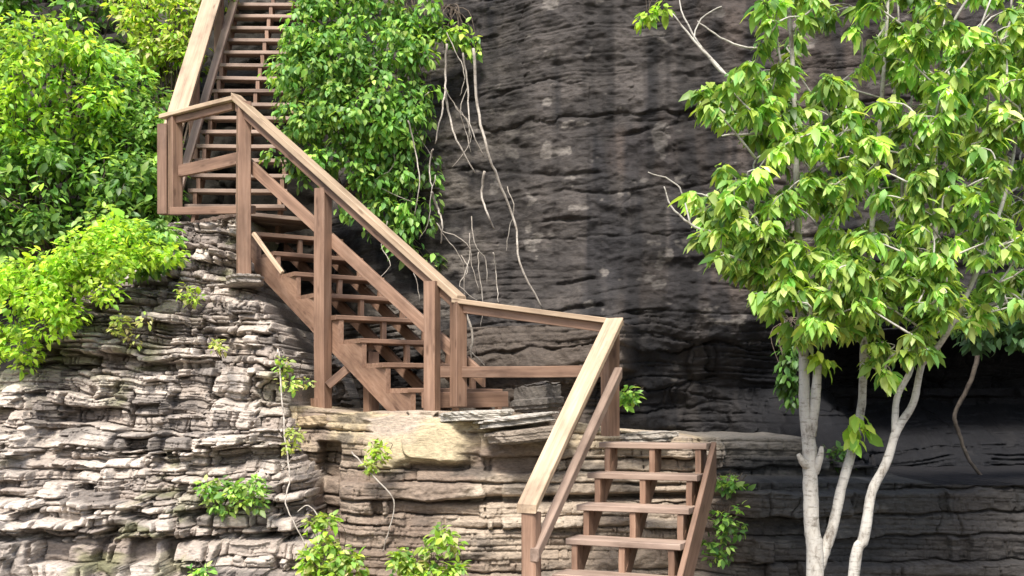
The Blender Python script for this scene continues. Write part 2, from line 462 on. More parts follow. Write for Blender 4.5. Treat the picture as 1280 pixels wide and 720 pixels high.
# ground far below the frame
me = bpy.data.meshes.new('ground')
me.from_pydata([(-400, -400, 0), (400, -400, 0), (400, 400, 0), (-400, 400, 0)], [], [(0, 1, 2, 3)])
tag(link('ground', me, M_GROUND), 'bare trampled ground at the foot of the cliff', 'ground', None, 'structure')


# ------------------------------------------------------------------ timber
def grain(me, along, a2, a3, org):
    n = len(me.vertices)
    co = np.empty(n * 3, np.float32); me.vertices.foreach_get('co', co); co = co.reshape(-1, 3) - np.array(org, np.float32)
    off = np.array([random.uniform(0, 50) for _ in range(3)], np.float32)
    g = np.stack([co @ np.array(along, np.float32), co @ np.array(a2, np.float32), co @ np.array(a3, np.float32)], -1) + off
    at = me.attributes.new('grain', 'FLOAT_VECTOR', 'POINT')
    at.data.foreach_set('vector', g.astype(np.float32).ravel())


def beam(name, p0, p1, w, h, mat, parent, side=None, plumb=False, label=None, bev=.004):
    """a sawn board from p0 to p1 (centre line), w across, h along its own up axis; plumb ends are cut vertical"""
    p0 = Vector(p0); p1 = Vector(p1)
    d = (p1 - p0).normalized()
    if side is None:
        side = d.cross(Vector((0, 0, 1)))
        if side.length < 1e-3: side = Vector((1, 0, 0))
    s = (Vector(side) - d * d.dot(Vector(side))).normalized()
    u = s.cross(d).normalized()
    a, b = w / 2, h / 2
    prof = [(-a, -b + bev), (-a + bev, -b), (a - bev, -b), (a, -b + bev), (a, b - bev), (a - bev, b), (-a + bev, b), (-a, b - bev)]
    vs, fs = [], []
    n = max(2, int((p1 - p0).length / .35))
    bow = random.uniform(-.004, .004); bow2 = random.uniform(-.004, .004)
    for k in range(n + 1):
        t = k / n
        c = p0.lerp(p1, t) + s * bow * math.sin(math.pi * t) + u * bow2 * math.sin(math.pi * t)
        for (x, y) in prof:
            q = c + s * x + u * y
            if plumb and k in (0, n) and abs(d.z) < .95:
                hd = Vector((d.x, d.y, 0)); hl = hd.length
                q = c + s * x + u * y - d * (y * u.dot(hd / hl) / (d.dot(hd / hl)))
            vs.append(q)
    for k in range(n):
        for i in range(8):
            j = (i + 1) % 8
            fs.append((k * 8 + i, k * 8 + j, k * 8 + 8 + j, k * 8 + 8 + i))
    fs.append(tuple(range(7, -1, -1))); fs.append(tuple(n * 8 + i for i in range(8)))
    me = bpy.data.meshes.new(name); me.from_pydata(vs, [], fs)
    grain(me, d, s, u, p0)
    o = link(name, me, mat, parent)
    if label: o['label'] = label
    return o


def prism(name, pts, thick, mat, parent, along):
    """pts: 3D outline in a vertical plane, extruded by the vector thick"""
    n = len(pts); thick = Vector(thick)
    vs = [Vector(p) for p in pts] + [Vector(p) + thick for p in pts]
    fs = [tuple(range(n)), tuple(range(2 * n - 1, n - 1, -1))]
    fs += [(i, n + i, n + (i + 1) % n, (i + 1) % n) for i in range(n)]
    me = bpy.data.meshes.new(name); me.from_pydata(vs, [], fs)
    import bmesh
    bm = bmesh.new(); bm.from_mesh(me); bmesh.ops.recalc_face_normals(bm, faces=bm.faces); bm.to_mesh(me); bm.free()
    al = Vector(along).normalized(); t = thick.normalized()
    grain(me, al, t, al.cross(t), pts[0])
    return link(name, me, mat, parent)


stair = empty('wooden_staircase', W(560, 512, 8.7), 'brown timber staircase climbing the rock in three open flights with railings', 'staircase')


class Flight:
    def __init__(s, base, deg, run, rise, width):
        a = math.radians(deg)
        s.b = Vector(base) + Vector((0, 0, H)); s.d = Vector((math.cos(a), math.sin(a), 0)); s.n = Vector((math.sin(a), -math.cos(a), 0))
        s.run, s.rise, s.w = run, rise, width

    def at(s, k, side=0.0, dz=0.0, fwd=0.0):
        """nose of tread k, side metres right of the left edge"""
        return s.b + s.d * (s.run * k + fwd) + s.n * side + Vector((0, 0, s.rise * k + dz))

    def stringer(s, k0, k1, side, th=.04, depth=.27, bottom=None):
        up = []
        T = .038
        for k in range(k0, k1 + 1):
            if k == k0:
                up.append(s.at(k, side, -T - s.rise if bottom is None else 0, .006))
                if bottom is not None: up[-1].z = bottom
            else:
                up.append(s.at(k, side, -T - s.rise, .006))
            up.append(s.at(k, side, -T, .006))
        e = s.at(k1, side, -T, .006 + s.run * 1.0); up.append(e)
        sl = math.hypot(s.run, s.rise); vd = depth * sl / s.run
        e2 = e.copy(); e2.z = e.z - vd + s.rise; up.append(e2)
        if bottom is None:
            up.append(s.at(k0, side, -T - s.rise - vd * .55, .006))
        else:
            # underside runs parallel to the pitch until it meets the bottom
            z = e2.z; f = (z - bottom) / s.rise * s.run
            q = e2 - s.d * f; q.z = bottom
            up.append(q)
        return prism('stringer', up, s.n * th, M_WOOD, stair, s.d * s.run + Vector((0, 0, s.rise)))

    def uprights(s, k0, k1, side, depth=.08):
        """slim blocks that carry each tread, standing on a straight carriage board"""
        T = .038
        for k in range(k0 + 1, k1 + 1):
            a = s.at(k, side, -T - s.rise + .002, .012 + depth / 2); b = s.at(k, side, -T, .012 + depth / 2)
            beam('upright', a, b, .04, depth, M_WOOD, stair, side=s.n, bev=.002)
        sl = math.hypot(s.run, s.rise); off = -T - s.rise - .05 * sl / s.run
        beam('carriage', s.at(k0, side, off, .01), s.at(k1 + 1, side, off, -.04), .038, .095, M_WOOD, stair, plumb=True)

    def tread(s, k, depth, l=0.0, r=None, mat=None):
        r = s.w if r is None else r
        c = .5 * depth
        j = random.uniform(-.006, .006)
        a = s.at(k, l + j, -.019, c); b = s.at(k, r + j, -.019 + random.uniform(-.004, .004), c)
        return beam('tread', a, b, depth, .038, mat or M_TREAD, stair, side=s.d)


F1 = Flight((.255, 7.02, -1.065), 65, .205, .2, .76)
F2 = Flight((-.78, 8.75, .125), 136.3, .304, .2065, .88)
F2.n = Vector((.83, .56, 0)).normalized()
F3 = Flight((-3.22, 11.0, 1.965), 91, .12, .175, .98)
for k in range(-5, 5): F1.tread(k, .245)
for sd in (.06, .38, .70): F1.uprights(-6, 4, sd, .10)
for k in range(0, 8): F2.tread(k, .305, .0, mat=M_WOOD)
F2.stringer(0, 7, -.004, bottom=H - .08, depth=.28)
for sd in (.43, .84): F2.uprights(-1, 7, sd, .05)
for k in range(0, 17): F3.tread(k, .14)
for sd in (.07, .49, .91): F3.uprights(0, 16, sd, .05)
# skirt board on the right of the lowest flight
beam('skirt_board', F1.at(-5.2, .785, -.20, .06), F1.at(4.2, .785, -.17, .06), .036, .20, M_WOOD, stair, plumb=True)


def P(u, v, y): return W(u, v, y)


def post(u, y, v0, v1, deg, s=.095, label=None):
    a = math.radians(deg)
    t = P(u, v0, y); b = t.copy(); b.z = P(u, v1, y).z
    return beam('post', b, t, s, s, M_WOOD, stair, side=Vector((math.cos(a), math.sin(a), 0)), bev=.006)


# flight 2 posts (two beside the treads, the two ends) and the landing posts
A = (301, 9.92); B = (404, 9.45); Cc = (541, 8.70); D = (574, 8.62); E_ = (221, 10.55); I_ = (763, 7.95)
post(305, 9.92, 128, 349, 22, .115)
post(404, 9.42, 236, 517, 60, .11)
post(540, 8.68, 352, 516, 65, .10)
post(573, 8.60, 378, 508, 35, .10)
post(219, 10.55, 143, 268, 40, .105)
post(205, 10.95, 156, 268, 83, .10)
post(763, 8.0, 404, 545, 30, .10)
hb = P(664, 640, 6.85)
beam('post', (hb.x, hb.y, 0.0), hb, .095, .095, M_WOOD, stair, side=F1.n, bev=.006)
# flight 3 uprights
for k in (4.6, 11.2):
    q = F3.at(k, -.09 + .0095 * k)
    beam('post', q + Vector((0, 0, -.25)), q + Vector((0, 0, .74)), .09, .09, M_WOOD, stair, side=F3.n)
# support under flight 2 and its brace
s0 = P(464, 520, 9.35); s1 = P(464, 440, 9.35)
beam('support_post', s0, s1, .10, .10, M_WOOD, stair, side=F2.n)
beam('brace', P(410, 482, 9.36), P(466, 432, 9.36), .035, .07, M_WOOD, stair)
beam('brace', P(317, 292, 9.80), P(353, 341, 9.62), .03, .035, M_CAP, stair)
beam('foot_block', P(394, 517, 9.40), P(394, 498, 9.40), .05, .09, M_WOOD, stair, side=F2.n)

# hand rails: a flat cap with a board on edge beneath it
def rail(p0, p1, w=.14, t=.038, sub=True, inset=0.0):
    p0 = Vector(p0); p1 = Vector(p1)
    beam('handrail', p0, p1, w, t, M_CAP, stair, plumb=True)
    if sub:
        d = (p1 - p0).normalized(); s = d.cross(Vector((0, 0, 1))).normalized(); u = s.cross(d)
        o = -u * (t / 2 + .034)
        beam('rail_board', p0 + d * .06 + o, p1 - d * .06 + o, .038, .066, M_WOOD, stair, plumb=True)


rail(P(295, 122, 9.94), P(577, 375, 8.60), w=.12, t=.05)
rail(P(570, 376, 8.62), P(775, 403, 7.95), w=.13)
rail(P(768, 402, 7.90), P(658, 636, 6.80), w=.135)
rail(P(206, 147, 10.65), P(297, 124, 9.92), w=.13)
k3 = Vector((0, 0, .79))
rail(F3.at(-.6, -.10) + k3, F3.at(15, .05) + k3, w=.2)
# middle rails
beam('middle_rail', P(312, 206, 9.98), P(605, 474, 8.62), .04, .10, M_WOOD, stair, plumb=True)
beam('middle_rail', P(552, 465, 8.66), P(752, 464, 8.05), .04, .085, M_WOOD, stair)
beam('middle_rail', P(225, 214, 10.50), P(303, 197, 9.98), .04, .11, M_WOOD, stair)
beam('middle_rail', F3.at(-.9, -.04) + Vector((0, 0, .22)), F3.at(15, .14) + Vector((0, 0, .22)), .085, .04, M_TREAD, stair, plumb=True)
beam('middle_rail', P(773, 466, 7.80), P(668, 694, 6.78), .06, .055, M_TREAD, stair, plumb=True)
# landing timbers
beam('landing_beam', P(528, 500, 8.75), P(634, 499, 9.05), .04, .125, M_WOOD, stair)
beam('landing_beam', P(214, 264, 10.45), P(318, 262, 10.05), .04, .07, M_WOOD, stair)
lp = [F2.at(8, 0, 0, .0), F2.at(8, .95, 0, .0), F2.at(8, .95, 0, .95), F2.at(8, 0, 0, .95)]
for q in range(6):
    f = .06 + q * .15
    beam('landing_board', F2.at(8, -.0, .0, f), F2.at(8, .95, .0, f), .14, .036, M_TREAD, stair, side=F2.d)


# ------------------------------------------------------------------ foliage
def norm(a): return a / np.maximum(np.linalg.norm(a, axis=-1, keepdims=True), 1e-6)


def leaf_mesh(name, pos, axis, up, ln, wr, col, mat, parent=None, curl=.25):
    """one mesh of many folded, drooping leaves; col is each leaf's own green"""
    n = len(pos)
    axis = norm(axis); side = norm(np.cross(axis, up)); nrm = np.cross(side, axis)
    L = ln[:, None]; w = L * wr * .5
    cv = (curl * np.ones(n))[:, None] * L
    P0 = pos
    M1 = pos + axis * L * .36 + nrm * 0 * L - nrm * cv * .12
    M2 = pos + axis * L * .72 - nrm * cv * .5
    T = pos + axis * L - nrm * cv * 1.05
    f = .22
    L1 = M1 + side * w - 0 * nrm + nrm * w * f; R1 = M1 - side * w + nrm * w * f
    L2 = M2 + side * w * .74 + nrm * w * f * .7; R2 = M2 - side * w * .74 + nrm * w * f * .7
    co = np.stack([P0, M1, M2, T, L1, R1, L2, R2], 1).astype(np.float32).reshape(-1, 3)
    tri = np.array([0, 1, 4, 0, 5, 1, 6, 2, 3, 2, 7, 3], np.int32); quad = np.array([4, 1, 2, 6, 1, 5, 7, 2], np.int32)
    pat = np.concatenate([tri, quad]); tot = np.array([3, 3, 3, 3, 4, 4], np.int32)
    vi = (np.arange(n, dtype=np.int32)[:, None] * 8 + pat[None]).ravel()
    lt = np.tile(tot, n); ls = np.concatenate([[0], np.cumsum(lt)[:-1]]).astype(np.int32)
    me = bpy.data.meshes.new(name)
    me.vertices.add(n * 8); me.vertices.foreach_set('co', co.ravel())
    me.loops.add(len(vi)); me.loops.foreach_set('vertex_index', vi)
    me.polygons.add(len(lt)); me.polygons.foreach_set('loop_start', ls); me.polygons.foreach_set('loop_total', lt)
    me.polygons.foreach_set('use_smooth', np.ones(len(lt), bool))
    a = me.attributes.new('leaf', 'FLOAT_COLOR', 'POINT')
    rgba = np.ones((n * 8, 4), np.float32); rgba[:, :3] = np.repeat(np.clip(col, 0, 1), 8, axis=0)
    a.data.foreach_set('color', rgba.ravel())
    me.update(calc_edges=True)
    return link(name, me, mat, parent)


def leaf_cols(rng, n, pal, jit=.18):
    pal = np.array(pal, float)
    k = rng.choice(len(pal), n)
    c = pal[k] * np.exp(rng.normal(0, jit, (n, 1)))
    return c * np.exp(rng.normal(0, .06, (n, 3)))


def clump_leaves(rng, cen, rad, n, ln, droop, squash=.75):
    """n leaves through a clump, denser at its outside, pointing out and down"""
    d = norm(rng.normal(0, 1, (n, 3)))
    r = rad * rng.uniform(.25, 1, (n, 1)) ** .5
    pos = cen + d * r * np.array([1, 1, squash])
    axis = d * np.array([1, 1, .4]) + rng.normal(0, .45, (n, 3)) + np.array([0, 0, -droop])
    up = np.array([0, -.25, 1.0]) + d * .55 + rng.normal(0, .38, (n, 3))
    return pos, axis, up, ln * np.exp(rng.normal(0, .22, n))


def inpoly(px, py, poly):
    p = np.array(poly, float); n = len(p); r = np.zeros(len(px), bool); j = n - 1
    for i in range(n):
        xi, yi = p[i]; xj, yj = p[j]
        c = ((yi > py) != (yj > py)) & (px < (xj - xi) * (py - yi) / (yj - yi + 1e-12) + xi)
        r ^= c; j = i
    return r


def polypts(rng, poly, n):
    p = np.array(poly, float); lo = p.min(0); hi = p.max(0); o = np.zeros((0, 2))
    while len(o) < n:
        q = rng.uniform(lo, hi, (n * 3, 2)); o = np.concatenate([o, q[inpoly(q[:, 0], q[:, 1], poly)]])
    return o[:n]


def UVY(uv, y):
    uv = np.asarray(uv, float); y = np.asarray(y, float)
    return np.stack([(uv[:, 0] - 640) / F * y, y + 0 * uv[:, 0], H + (HV - uv[:, 1]) / F * y], -1)


def tube_data(pts, radii, seg=8, sub=4, wob=0.0, rng=None):
    """smooth tapered limb through pts"""
    p = [Vector(q) for q in pts]; n = len(p)
    cs, rs = [], []
    for i in range(n - 1):
        a = p[max(i - 1, 0)]; b = p[i]; c = p[i + 1]; d = p[min(i + 2, n - 1)]
        for k in range(sub):
            t = k / sub
            q = .5 * ((2 * b) + (c - a) * t + (2 * a - 5 * b + 4 * c - d) * t * t + (3 * b - a - 3 * c + d) * t ** 3)
            if wob: q = q + Vector([random.uniform(-wob, wob) for _ in range(3)])
            cs.append(q); rs.append(radii[i] + (radii[i + 1] - radii[i]) * t)
    cs.append(p[-1]); rs.append(radii[-1])
    vs, fs = [], []
    ref = Vector((0.3, 1, .1)).normalized()
    for i, q in enumerate(cs):
        tg = (cs[min(i + 1, len(cs) - 1)] - cs[max(i - 1, 0)]).normalized()
        s = tg.cross(ref)
        if s.length < 1e-3: s = tg.cross(Vector((1, 0, 0)))
        s.normalize(); u = s.cross(tg)
        for k in range(seg):
            a = 2 * math.pi * k / seg
            r = rs[i] * (1 + random.uniform(-.07, .07))
            vs.append(q + (s * math.cos(a) + u * math.sin(a)) * r)
    for i in range(len(cs) - 1):
        for k in range(seg):
            j = (k + 1) % seg
            fs.append((i * seg + k, i * seg + j, i * seg + seg + j, i * seg + seg + k))
    fs.append(tuple(range(seg - 1, -1, -1))); m = (len(cs) - 1) * seg
    fs.append(tuple(m + k for k in range(seg)))
    return vs, fs


def tubes(name, specs, mat, parent=None, seg=8, sub=4, wob=0.0):
    V_, F_ = [], []
    for pts, radii in specs:
        vs, fs = tube_data(pts, radii, seg, sub, wob)
        o = len(V_); V_ += vs; F_ += [tuple(i + o for i in f) for f in fs]
    me = bpy.data.meshes.new(name); me.from_pydata(V_, [], F_)
    me.polygons.foreach_set('use_smooth', np.ones(len(me.polygons), bool))
    return link(name, me, mat, parent)


PAL_TREE = [(.24, .40, .09), (.18, .34, .075), (.33, .48, .12), (.11, .24, .05), (.44, .56, .18), (.30, .42, .08)]
PAL_YEL = [(0.361, .52, .06), (0.292, .48, .05), (0.447, .60, .10), (0.198, .37, .04)]
PAL_MID = [(0.176, 0.345, 0.069), (0.238, 0.425, 0.081), (0.103, 0.230, 0.052), (0.331, 0.506, 0.127)]
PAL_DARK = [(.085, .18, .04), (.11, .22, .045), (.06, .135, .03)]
PAL_PALE = [(0.331, .42, .10), (0.405, .46, .15), (0.248, .35, .07), (0.423, .40, .2)]
PAL_VINE = [(.15, .31, .06), (.21, .38, .07), (.09, .21, .045), (.30, .44, .09), (.12, .25, .06)]

# ---- the two pale-trunked trees at the right
rng = np.random.default_rng(5)
crown_poly = [(910, -90), (915, 10), (925, 70), (868, 108), (880, 140), (925, 165), (935, 205), (885, 215), (858, 240), (862, 268),
              (895, 300), (880, 320), (925, 345), (940, 385), (985, 395), (1000, 425), (1040, 418), (1085, 440), (1120, 470), (1165, 440),
              (1215, 425), (1260, 395), (1330, 390), (1350, -90)]
cl = polypts(rng, crown_poly, 640)
gap = ~(((cl[:, 0] - 915) / 40) ** 2 + ((cl[:, 1] - 190) / 20) ** 2 < 1)
gap &= ~((cl[:, 0] > 1170) & (cl[:, 0] < 1300) & (cl[:, 1] < 35))
gap &= ~(((cl[:, 0] - 1225) / 38) ** 2 + ((cl[:, 1] - 345) / 32) ** 2 < 1)
gap &= ~(((cl[:, 0] - 1095) / 26) ** 2 + ((cl[:, 1] - 315) / 16) ** 2 < 1)
cl = cl[gap]
cy = rng.uniform(5.85, 7.25, len(cl))
lowp = polypts(rng, [(940, 300), (1180, 300), (1200, 400), (1130, 440), (1090, 430), (1050, 405), (1000, 418), (960, 385)], 115)
cl = np.concatenate([cl, lowp]); cy = np.concatenate([cy, rng.uniform(5.8, 6.45, 115)])
leftp = polypts(rng, [(858, 245), (905, 205), (990, 230), (990, 330), (940, 370), (890, 310)], 60)
cl = np.concatenate([cl, leftp]); cy = np.concatenate([cy, rng.uniform(5.9, 6.8, 60)])
rightp = polypts(rng, [(1120, 40), (1300, 60), (1300, 385), (1215, 405), (1150, 390), (1140, 200)], 100)
cl = np.concatenate([cl, rightp]); cy = np.concatenate([cy, rng.uniform(5.8, 6.9, 100)])
topr = polypts(rng, [(1120, -30), (1310, -30), (1310, 150), (1140, 150)], 70)
cl = np.concatenate([cl, topr]); cy = np.concatenate([cy, rng.uniform(5.9, 7.1, 70)])
leftq = polypts(rng, [(868, 110), (940, 70), (990, 100), (990, 190), (930, 165), (885, 145)], 45)
cl = np.concatenate([cl, leftq]); cy = np.concatenate([cy, rng.uniform(5.9, 6.8, 45)])
extra = np.array([(885, 120), (905, 118), (880, 132), (868, 245), (885, 262), (875, 300), (900, 312), (985, 408), (1010, 415), (1000, 420),
                  (1105, 468), (1115, 478), (1150, 425), (1180, 405), (1210, 385), (1245, 390), (1270, 380), (1060, 410), (1040, 95), (1060, 110)])
cl = np.concatenate([cl, extra]); cy = np.concatenate([cy, rng.uniform(6.1, 6.8, len(extra))])
CP = UVY(cl, cy)
YT = 6.5


def wp(l, y=YT): return [W(u, v, y + dy) for (u, v, dy) in l]


def below(u, y):
    q = W(u, 720, y); return Vector((q.x, q.y, -.05))


trunkA1 = [below(1012, YT)] + wp([(1019, 720, 0), (1015, 660, 0), (1013, 610, 0), (1012, 565, 0), (1006, 505, 0), (1004, 430, 0.02), (1000, 370, .05),
                                  (996, 250, .08), (993, 130, .05), (988, 30, .02), (982, -60, 0)])
rA1 = [.062, .05, .045, .042, .043, .033, .027, .022, .018, .015, .012, .008]
trunkA1b = wp([(1013, 545, 0), (1019, 500, -.02), (1022, 462, -.03), (1026, 446, -.03)]); rA1b = [.034, .029, .024, .018]
trunkA2 = [W(1019, 722, YT)] + wp([(1030, 690, .02), (1042, 655, .03), (1053, 605, .05), (1066, 560, .08), (1077, 505, .1), (1080, 430, .12), (1084, 350, .14),
                                   (1092, 260, .16), (1100, 150, .15), (1108, 40, .1), (1112, -60, .1)])
rA2 = [.036, .034, .031, .028, .027, .024, .022, .019, .016, .013, .010, .007]
trunkB = [below(1052, 6.35)] + wp([(1067, 720, -.15), (1080, 672, -.15), (1090, 615, -.15), (1108, 578, -.15), (1121, 538, -.15), (1141, 505, -.17), (1151, 460, -.18),
                                   (1165, 400, -.2), (1172, 345, -.2), (1168, 240, -.2), (1172, 130, -.2), (1180, 20, -.2), (1185, -60, -.2)])
rB = [.044, .032, .030, .027, .025, .025, .021, .018, .016, .014, .012, .010, .008, .005]
trunkB2 = wp([(1119, 540, -.15), (1121, 498, -.13), (1138, 462, -.1), (1146, 410, -.05), (1130, 330, 0), (1128, 230, 0), (1140, 120, .05)])
rB2 = [.021, .018, .017, .015, .012, .010, .006]
trunkB3 = wp([(1152, 455, -.18), (1185, 415, -.25), (1225, 330, -.3), (1260, 230, -.3), (1275, 130, -.3)]); rB3 = [.02, .016, .013, .010, .006]


def dense(pts, n=8):
    o = []
    for a, b in zip(pts[:-1], pts[1:]):
        for k in range(n): o.append(a.lerp(b, k / n))
    return o


def crown(parent, stems, cpts, seed, pal, nleaf=(17, 29), ln=.082):
    r = np.random.default_rng(seed)
    nodes = np.array([tuple(q) for s in stems for q in dense(s)])
    nodes = nodes[nodes[:, 2] > W(0, 455, YT).z]
    tw = []; LP, LA, LU, LL, LC = [], [], [], [], []
    order = np.argsort([np.min(np.linalg.norm(nodes - q, axis=1)) for q in cpts])
    for ii in order:
        q = cpts[ii]
        low = nodes[:, 2] < q[2] - .02
        cand = nodes[low] if low.any() else nodes
        dd = np.linalg.norm(cand - q, axis=1) + .25 * np.clip(cand[:, 2] - q[2] + .15, 0, 9)
        a = cand[np.argmin(dd)]
        L = np.linalg.norm(q - a)
        mid = (a + q) / 2 + np.array([r.normal(0, .04), r.normal(0, .04), .10 * L])
        rad = .0035 + .004 * L
        tw.append(([a, mid, q], [rad * 1.6, rad, .0022]))
        nodes = np.concatenate([nodes, [mid, q * .8 + mid * .2]])
        n = int(r.integers(*nleaf)); th = r.uniform(0, 2 * math.pi, n)
        out = q - a; out[2] = 0; out = out / (np.linalg.norm(out) + 1e-6)
        back = r.uniform(0, 1, n) ** 1.5
        rd = np.stack([np.cos(th), np.sin(th), np.zeros(n)], -1)
        pos = q + (mid - q) * (back * .55)[:, None] + r.normal(0, .012, (n, 3))
        dr = r.uniform(.05, 1.25, n)
        ax = rd + out * .35 - np.array([0, 0, 1]) * dr[:, None]
        up = np.array([0, 0, 1.0]) + rd * (.5 + .3 * dr)[:, None] + r.normal(0, .36, (n, 3))
        LP.append(pos); LA.append(ax); LU.append(up); LL.append(ln * np.exp(np.clip(r.normal(0, .3, n), -.8, .38)))
        LC.append(leaf_cols(r, n, np.array(pal) * math.exp(r.normal(0, .25)), .2))
    tubes('branches', tw, M_BARKP, parent, seg=5, sub=3)
    leaf_mesh('crown', np.concatenate(LP), np.concatenate(LA), np.concatenate(LU), np.concatenate(LL), .40, np.concatenate(LC), M_LEAF, parent, curl=.3)


isA = np.array([min((Vector(q) - p).length for s in (trunkA1, trunkA2) for p in dense(s, 3)) <
                min((Vector(q) - p).length for s in (trunkB, trunkB2, trunkB3) for p in dense(s, 3)) for q in CP])
treeA = empty('tree', below(1012, YT), 'leafy tree on the left of the pair, two pale stems growing from one base', 'tree', 'pale trunked trees in front of the cliff')
tubes('trunk', [(trunkA1, rA1), (trunkA1b, rA1b), (wp([(1013, 585, 0), (1004, 578, -.04), (998, 568, -.06)]), [.03, .022, .012]),
                (wp([(1018, 590, 0), (1025, 572, -.05), (1027, 558, -.06)]), [.03, .02, .01])], M_BARKP, treeA, seg=14, sub=6)
tubes('trunk', [(trunkA2, rA2)], M_BARKP, treeA, seg=12, sub=6)
crown(treeA, [trunkA1, trunkA2], CP[isA], 21, PAL_TREE)
r_ = np.random.default_rng(8)
for spx, spy in (([(1026, 445), (1020, 440), (1032, 452)], 6.42), ([(1070, 520), (1062, 535), (1078, 528), (1068, 548), (1074, 540)], 6.5)):
    pp = [clump_leaves(r_, q, .035, 7, .085, 1.1) for q in UVY(np.array(spx), spy)]
    leaf_mesh('leaf_sprout', *[np.concatenate([a[i] for a in pp]) for i in range(4)], .5, leaf_cols(r_, sum(len(a[0]) for a in pp), PAL_YEL), M_LEAF, treeA)
treeB = empty('tree', below(1052, 6.35), 'leafy tree on the right of the pair, one slanting pale trunk forking below its crown', 'tree', 'pale trunked trees in front of the cliff')
tubes('trunk', [(trunkB, rB), (trunkB2, rB2), (trunkB3, rB3)], M_BARKP, treeB, seg=12, sub=6)
crown(treeB, [trunkB, trunkB2, trunkB3], CP[~isA], 24, PAL_TREE)
# bare pale twigs standing out of the crown of the first tree
tubes('bare_branch', [
    (wp([(990, 120, .1), (955, 106, 0), (914, 98, 0), (890, 75, 0), (867, 50, 0), (841, 17, 0)]), [.014, .012, .010, .009, .007, .003]),
    (wp([(914, 98, 0), (880, 62, .05), (855, 22, .08), (846, -12, .1)]), [.007, .006, .005, .003]),
    (wp([(955, 60, 0), (926, 58, 0), (893, 42, 0), (872, 26, 0)]), [.006, .006, .005, .003]),
    (wp([(867, 50, 0), (876, 24, 0), (902, 8, 0)]), [.005, .004, .003])], M_BARKP, treeA, seg=7, wob=.004)
tubes('bare_branch', [
    (wp([(995, 300, .1), (940, 285, 0), (885, 289, -.05), (862, 279, -.05), (838, 257, -.05), (830, 233, -.05)]), [.011, .009, .008, .007, .005, .003]),
    (wp([(862, 279, -.05), (852, 240, 0), (838, 225, 0), (810, 215, 0)]), [.006, .005, .004, .0025])], M_BARKP, treeA, seg=7, wob=.004)
tubes('bare_branch', [(wp([(994, 190, .05), (967, 169, -.1), (930, 168, -.15), (902, 170, -.15)]), [.011, .009, .007, .004]),
                      (wp([(996, 270, .05), (949, 251, -.1), (914, 230, -.15)]), [.010, .008, .005])], M_BARKP, treeA, seg=7, wob=.004)
tubes('bare_branch', [(wp([(1178, 60, -.2), (1195, 20, -.3), (1222, -20, -.35)]), [.009, .008, .006]),
                      (wp([(1178, 120, -.2), (1215, 60, -.3), (1238, 0, -.35)]), [.009, .007, .005])], M_BARKP, treeB, seg=7, wob=.004)

# ---- leafy masses built of clumps
def bush(name, label, cat, polyuv, y, ybulge, n, rad, per, ln, pal, seed, base, group=None, mat=None, wr=.5, droop=.35, stem_r=.02, bark=None, bare=0):
    r = np.random.default_rng(seed)
    uv = polypts(r, polyuv, n)
    cen = uv.mean(0); sp = uv.std(0)
    q = ((uv - cen) / (sp * 2.0)); e = np.clip(1 - (q ** 2).sum(1), 0, 1)
    yy = y - ybulge * np.sqrt(e) * r.uniform(.35, 1.0, n) + ybulge * .3 * r.normal(0, 1, n) * .5
    cs = UVY(uv, yy)
    o = empty(name, base, label, cat, group)
    pal = np.array(pal)
    L = []; colr = []
    for c in cs:
        k = int(per * r.uniform(.6, 1.4))
        L.append(clump_leaves(r, c, rad * r.uniform(.6, 1.35), k, ln, droop))
        colr.append(leaf_cols(r, k, pal * np.exp(r.normal(0, .2)), .14))
    leaf_mesh('foliage', *[np.concatenate([a[i] for a in L]) for i in range(4)], wr, np.concatenate(colr), mat or M_LEAF, o)
    st = []
    b = Vector(base)
    for c in cs[:: max(1, n // 26)]:
        c = Vector(c); m = b.lerp(c, .5) + Vector((random.uniform(-.12, .12), random.uniform(-.05, .1), .12))
        st.append(([b + Vector((random.uniform(-.05, .05), 0, 0)), m, c], [stem_r, stem_r * .6, stem_r * .2]))
    tubes('stem', st, bark or M_BARKD, o, seg=5)
    return o


gT = 'trees and shrubs left of the upper stairs'
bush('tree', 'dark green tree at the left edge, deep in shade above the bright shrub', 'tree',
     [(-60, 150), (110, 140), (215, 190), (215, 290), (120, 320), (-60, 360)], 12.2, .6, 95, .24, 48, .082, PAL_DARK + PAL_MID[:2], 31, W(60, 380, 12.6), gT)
bush('tree', 'bright yellow green tree filling the upper left corner', 'tree',
     [(-60, 30), (60, 10), (120, 40), (160, 90), (150, 180), (60, 200), (-60, 210)], 11.7, .7, 95, .22, 52, .08, PAL_YEL + PAL_MID[:2], 32, W(40, 400, 12.4), gT, mat=M_LEAFY)
bush('tree', 'mid green tree with hanging leaves just left of the upper landing', 'tree',
     [(110, 60), (190, 70), (205, 140), (205, 265), (150, 290), (110, 200)], 12.0, .5, 75, .2, 50, .076, PAL_MID + PAL_TREE[:2], 33, W(160, 380, 12.5), gT)
bush('vine_thicket', 'pale yellowish thicket of climbing leaves beside the upper handrail', 'thicket',
     [(130, -40), (290, -40), (262, 20), (225, 105), (200, 140), (165, 60)], 12.7, .4, 70, .19, 48, .075, PAL_PALE + PAL_YEL, 34, W(215, 220, 12.6), gT, mat=M_LEAFY)
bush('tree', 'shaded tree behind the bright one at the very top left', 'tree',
     [(-60, -60), (150, -60), (165, 50), (60, 40), (-60, 60)], 13.2, .5, 60, .24, 34, .11, PAL_DARK + PAL_MID, 35, W(60, 380, 13.4), gT)
